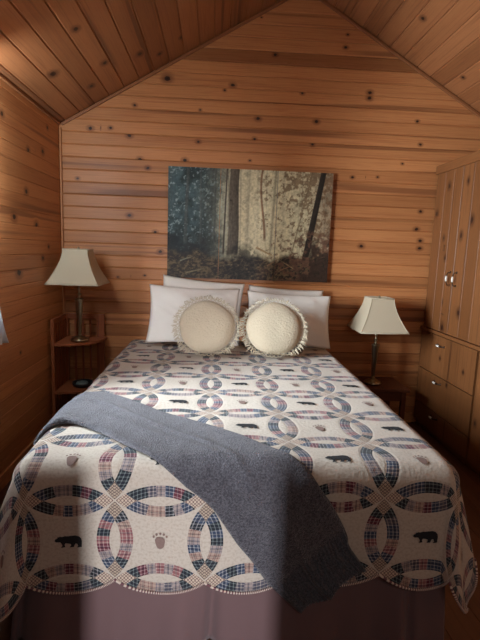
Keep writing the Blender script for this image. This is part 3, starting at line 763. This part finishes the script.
front('door', 2.41, 2.838, .845, 2.043, FX-.018, hy=2.46, hz=1.25); front('door', 1.975, 2.403, .845, 2.043, FX-.018, hy=2.35, hz=1.25)
for z0, z1, hz_ in ((.508, .808, .742), (.222, .50, .455), (.065, .214, .178)):
    front('drawer', 2.858, 3.675, z0, z1, FX-.022, .2, .0003, hy=3.335, hz=hz_, vert=False)
front('door', 2.41, 2.838, .065, .808, FX-.02, hy=2.46, hz=.7); front('door', 1.975, 2.403, .065, .808, FX-.02, hy=2.35, hz=.7)

# ------------------------------------------------------------------ three wall panels with a misty forest
def fbm(x, y, o=4, seed=0, per=.5):
    """value noise on numpy arrays"""
    out = np.zeros_like(x); amp = 1; tot = 0
    for k in range(o):
        f = 2.0**k; X = x*f+seed*17.3+k*9.1; Y = y*f+seed*5.7+k*3.3
        xi = np.floor(X); yi = np.floor(Y); fx_ = X-xi; fy_ = Y-yi; fx_ = fx_*fx_*(3-2*fx_); fy_ = fy_*fy_*(3-2*fy_)
        def hsh(a, b): v = np.sin(a*127.1+b*311.7+seed*13.7)*43758.5453; return v-np.floor(v)
        v = (hsh(xi, yi)*(1-fx_)+hsh(xi+1, yi)*fx_)*(1-fy_)+(hsh(xi, yi+1)*(1-fx_)+hsh(xi+1, yi+1)*fx_)*fy_
        out += v*amp; tot += amp; amp *= per
    return out/tot
def painting(X, Y):
    """X, Y in 0..1 over the whole triptych, Y up -> linear RGB"""
    c = lambda r, g, b: np.array(rgb(r, g, b))[None, :]
    sm = lambda v, a, b: np.clip((v-a)/(b-a), 0, 1)**2*(3-2*np.clip((v-a)/(b-a), 0, 1))
    mixc = lambda A, B, t: A*(1-t[:, None])+B*t[:, None]
    AS = 1.5; x = X*AS
    left = sm(.44-X, -.04, .30)
    col = mixc(np.repeat(c(206, 196, 158), len(X), 0), np.repeat(c(90, 114, 116), len(X), 0), left)
    glow = np.exp(-((X-.62)/.17)**2-((Y-.55)/.35)**2); col = mixc(col, c(216, 206, 168), glow*.7)
    rt = sm(X, .80, 1.0); col = mixc(col, c(140, 112, 88), rt*.8)
    rg = np.random.RandomState(5)
    for d_ in range(26):                                     # pale distant trunks
        tx = rg.rand(); w_ = rg.uniform(.003, .008); k = rg.uniform(.15, .42); lean = rg.uniform(-.03, .03)
        t = np.exp(-((X-tx-lean*(Y-.5))/w_)**2)*k*(Y > .2); col = mixc(col, c(96, 88, 74), t)
    f1 = fbm(x*11, Y*11, 5, 1, .7); f2 = fbm(x*26, Y*26, 4, 2, .7); f4 = fbm(x*6, Y*6, 4, 9, .6)
    fol = sm(f1*.6+f2*.4+.30*left+.10*rt-.12*glow, .56, .66); col = mixc(col, c(36, 50, 50), fol*(.30+.65*left)*(.5+.5*sm(f4, .3, .6)))
    fol2 = sm(fbm(x*30, Y*30, 4, 4, .7)+.14*sm(X, .6, .9)+.12*sm(Y, .6, 1), .62, .72); col = mixc(col, c(104, 74, 48), fol2*sm(X, .45, .62)*.75)
    fr = sm(fbm(x*42, Y*42, 3, 6, .8), .60, .72); col = mixc(col, c(150, 168, 166), fr*left*.65)
    dk = sm(.46-Y+.30*(fbm(x*8, Y*8, 4, 3)-.5), 0, .18)*sm(.42-X, 0, .22); col = mixc(col, c(24, 30, 30), dk*.95)
    def trunk(cx, w_, lean, colr, y0, y1, cur=0, k=1.0):
        nonlocal col
        xc = cx+lean*(Y-.5)+cur*np.sin(Y*5)*.01; ww = w_*(1.12-.25*Y)
        e = sm(ww-np.abs(X-xc), 0, .004)*sm(Y, y0, y0+.05)*sm(y1-Y, 0, .01); bark = fbm((X-xc)*300, Y*22, 3, 8)
        col = mixc(col, c(*colr)*(.55+.9*bark[:, None])*(1+.35*((xc-X)/ww)[:, None]), e*k)
    def twig(x0, y0, x1, y1, w_, colr=(50, 44, 38), bend=.03):
        nonlocal col
        t = np.clip(((X-x0)*(x1-x0)+(Y-y0)*(y1-y0))/((x1-x0)**2+(y1-y0)**2), 0, 1)
        px_ = x0+(x1-x0)*t; py_ = y0+(y1-y0)*t+bend*np.sin(t*PI)
        d = np.hypot((X-px_)*AS, Y-py_); col = mixc(col, c(*colr), sm(w_*(1.1-t*.6)-d, 0, .004))
    trunk(.11, .012, .02, (76, 80, 76), .3, 1.02, k=.7); trunk(.20, .009, -.01, (78, 84, 80), .3, 1.02, k=.6); trunk(.285, .007, .0, (70, 74, 70), .3, 1.02, k=.7)
    trunk(.345, .007, .015, (72, 64, 56), .2, 1.02); trunk(.395, .034, .03, (92, 84, 70), .20, 1.02, 1)
    trunk(.57, .009, .05, (128, 92, 64), .35, 1.02, 3, .9); trunk(.80, .006, .14, (120, 100, 74), .25, 1.02, 0, .8); trunk(.885, .021, .11, (46, 40, 34), .12, 1.02)
    for a in ((.38, .72, .30, .84, .008), (.42, .78, .49, .88, .005), (.38, .60, .27, .70, .005), (.58, .70, .64, .62, .004), (.58, .60, .66, .56, .004), (.59, .55, .52, .45, .004), (.88, .7, .97, .82, .005), (.87, .6, .8, .68, .004), (.86, .45, .96, .55, .005), (.89, .8, .83, .92, .004)): twig(*a)
    gr = sm(.25-Y+.16*(fbm(x*7, Y*2, 4, 7)-.5)+.05*np.abs(X-.6), 0, .07)
    gc = mixc(np.repeat(c(44, 38, 32), len(X), 0), c(104, 88, 64), sm(fbm(x*40, Y*60, 4, 11, .75), .42, .66)); col = mixc(col, gc, gr)
    br = sm(fbm(x*22, Y*24, 4, 13, .7)+.25*sm(X, .6, .95)-.5*(Y-.22), .62, .74)*sm(.52-Y, 0, .1)*sm(X, .5, .75); col = mixc(col, c(104, 74, 58), br*.85)
    dk2 = sm(fbm(x*12, Y*12, 4, 15)+.15*(X > .88)+.2*(.3-Y), .52, .66)*sm(.48-Y, 0, .15)*(sm(X, .76, .86)+.5*sm(.55-X, 0, .1)); col = mixc(col, c(36, 32, 28), np.clip(dk2, 0, 1)*.75)
    bush = sm(.40-np.hypot((X-.46)*1.6, (Y-.14)*.9)*1.0-.22*fbm(x*14, Y*14, 4, 21), .10, .2)*sm(fbm(x*30, Y*30, 3, 22, .7), .28, .5)
    col = mixc(col, c(26, 28, 26), bush*.7)
    for a in ((.55, .30, .78, .12, .012, (158, 134, 96)), (.62, .14, .92, .40, .008, (128, 100, 74)), (.70, .10, .98, .24, .007, (120, 92, 70)), (.08, .16, .30, .26, .007, (126, 124, 104)), (.12, .05, .4, .14, .008, (122, 110, 84))): twig(*a, bend=.01)
    grit = fbm(x*60, Y*60, 2, 31, .8)-.5
    col = col*(1+.7*grit[:, None])
    return np.clip(col*1.05, 0, 1)
PX0, PX1, PZ0, PZ1 = -.381, .892, 1.173, 2.017
edges = [(PX0, .017, 0, .012), (.021, .458, .0, .004), (.462, PX1, -.004, 0)]
names = ['left panel of the three-part misty forest print above the bed, bluish and dark', 'middle panel of the three-part misty forest print above the bed, with the thickest tree trunk', 'right panel of the three-part misty forest print above the bed, with a dark leaning trunk']
for (a, b, dz0, dz1), lab in zip(edges, names):
    nx, ny = int((b-a)/.0038), int((PZ1-PZ0)/.0038)
    gx, gz = np.meshgrid(np.linspace(a, b, nx+1), np.linspace(PZ0+dz0*.3, PZ1-.0, ny+1))
    X = (gx.ravel()-PX0)/(PX1-PX0); Y = (gz.ravel()-PZ0)/(PZ1-PZ0); c = painting(X, Y)
    n = len(X); vs = [(x, YB-.032, z) for x, z in zip(gx.ravel(), gz.ravel())]
    fs = [(j*(nx+1)+i, j*(nx+1)+i+1, (j+1)*(nx+1)+i+1, (j+1)*(nx+1)+i) for j in range(ny) for i in range(nx)]
    m = MB(); m.add(vs, fs, pcol=np.concatenate([c, np.ones((n, 1))], 1).tolist())
    r = empty('wall_panel', ((a+b)/2, YB-.02, PZ0), lab, 'picture', 'forest wall panels')
    m.build('printed_face', MAT['paint'], r)
    z0 = PZ0+dz0*.3; MB().box(a, b, YB-.0315, YB-.004, z0, PZ1).build('panel_board', MAT['dark'], r)

# ------------------------------------------------------------------ light
def area(name, loc, rot, sx, sy, power, col, spread=PI):
    L = bpy.data.lights.new(name, 'AREA'); L.shape = 'RECTANGLE'; L.size = sx; L.size_y = sy; L.energy = power; L.color = col; L.spread = spread
    o = bpy.data.objects.new(name, L); COL.objects.link(o); o.location = loc; o.rotation_euler = rot; return o
zm = (hz0+hz1)/2
d_ = Vector((1, .72, .0)).normalized()
area('window_daylight', (XL-.30, (WY0+WY1)/2-.10, zm+.0), d_.to_track_quat('-Z', 'Y').to_euler(), 1.05, 1.05, 215, (.83, .92, 1.0), R(150))
area('window_edge_fill', (XL+.035, 2.44, 1.85), (PI/2, 0, 0), .05, .8, 10, (.80, .92, 1.0))  # added strip inside the room, brightens the left wall beyond the window
area('hall_daylight', (-.1, -3.3, 1.2), (PI/2-R(9), 0, 0), .07, .7, 9.5, (.93, .93, 1.0), R(40))
area('rear_fill', (.7, YR+.08, 1.9), (R(80), 0, 0), 1.4, .9, 6.5, (1.0, .94, .90))  # unseen fill added behind the camera to lift the bed front
W = bpy.data.worlds.new('World'); SC.world = W; W.use_nodes = True
bg = W.node_tree.nodes['Background']; bg.inputs[0].default_value = (.7, .85, 1.0, 1); bg.inputs[1].default_value = .8

# ------------------------------------------------------------------ camera
p, r, y = .149, .0358, .056
cy, sy = math.cos(y), math.sin(y)
fwd = Vector((sy*math.cos(p), cy*math.cos(p), -math.sin(p))); right = Vector((cy, -sy, 0)); up = right.cross(fwd)
r2 = right*math.cos(r)+up*math.sin(r); u2 = -right*math.sin(r)+up*math.cos(r)
cam = bpy.data.cameras.new('camera'); co = bpy.data.objects.new('camera', cam); COL.objects.link(co)
mw = Matrix.Identity(4)
for i in range(3): mw[i][0] = r2[i]; mw[i][1] = u2[i]; mw[i][2] = -fwd[i]
mw[2][3] = 1.40
co.matrix_world = mw
cam.sensor_fit = 'VERTICAL'; cam.sensor_height = 24; cam.lens = 461.77/640*24; cam.clip_start = .02
SC.camera = co
SC.view_settings.view_transform = 'Standard'; SC.view_settings.look = 'None'; SC.view_settings.gamma = 1; SC.view_settings.use_curve_mapping = False
SC.view_settings.exposure = 0.0
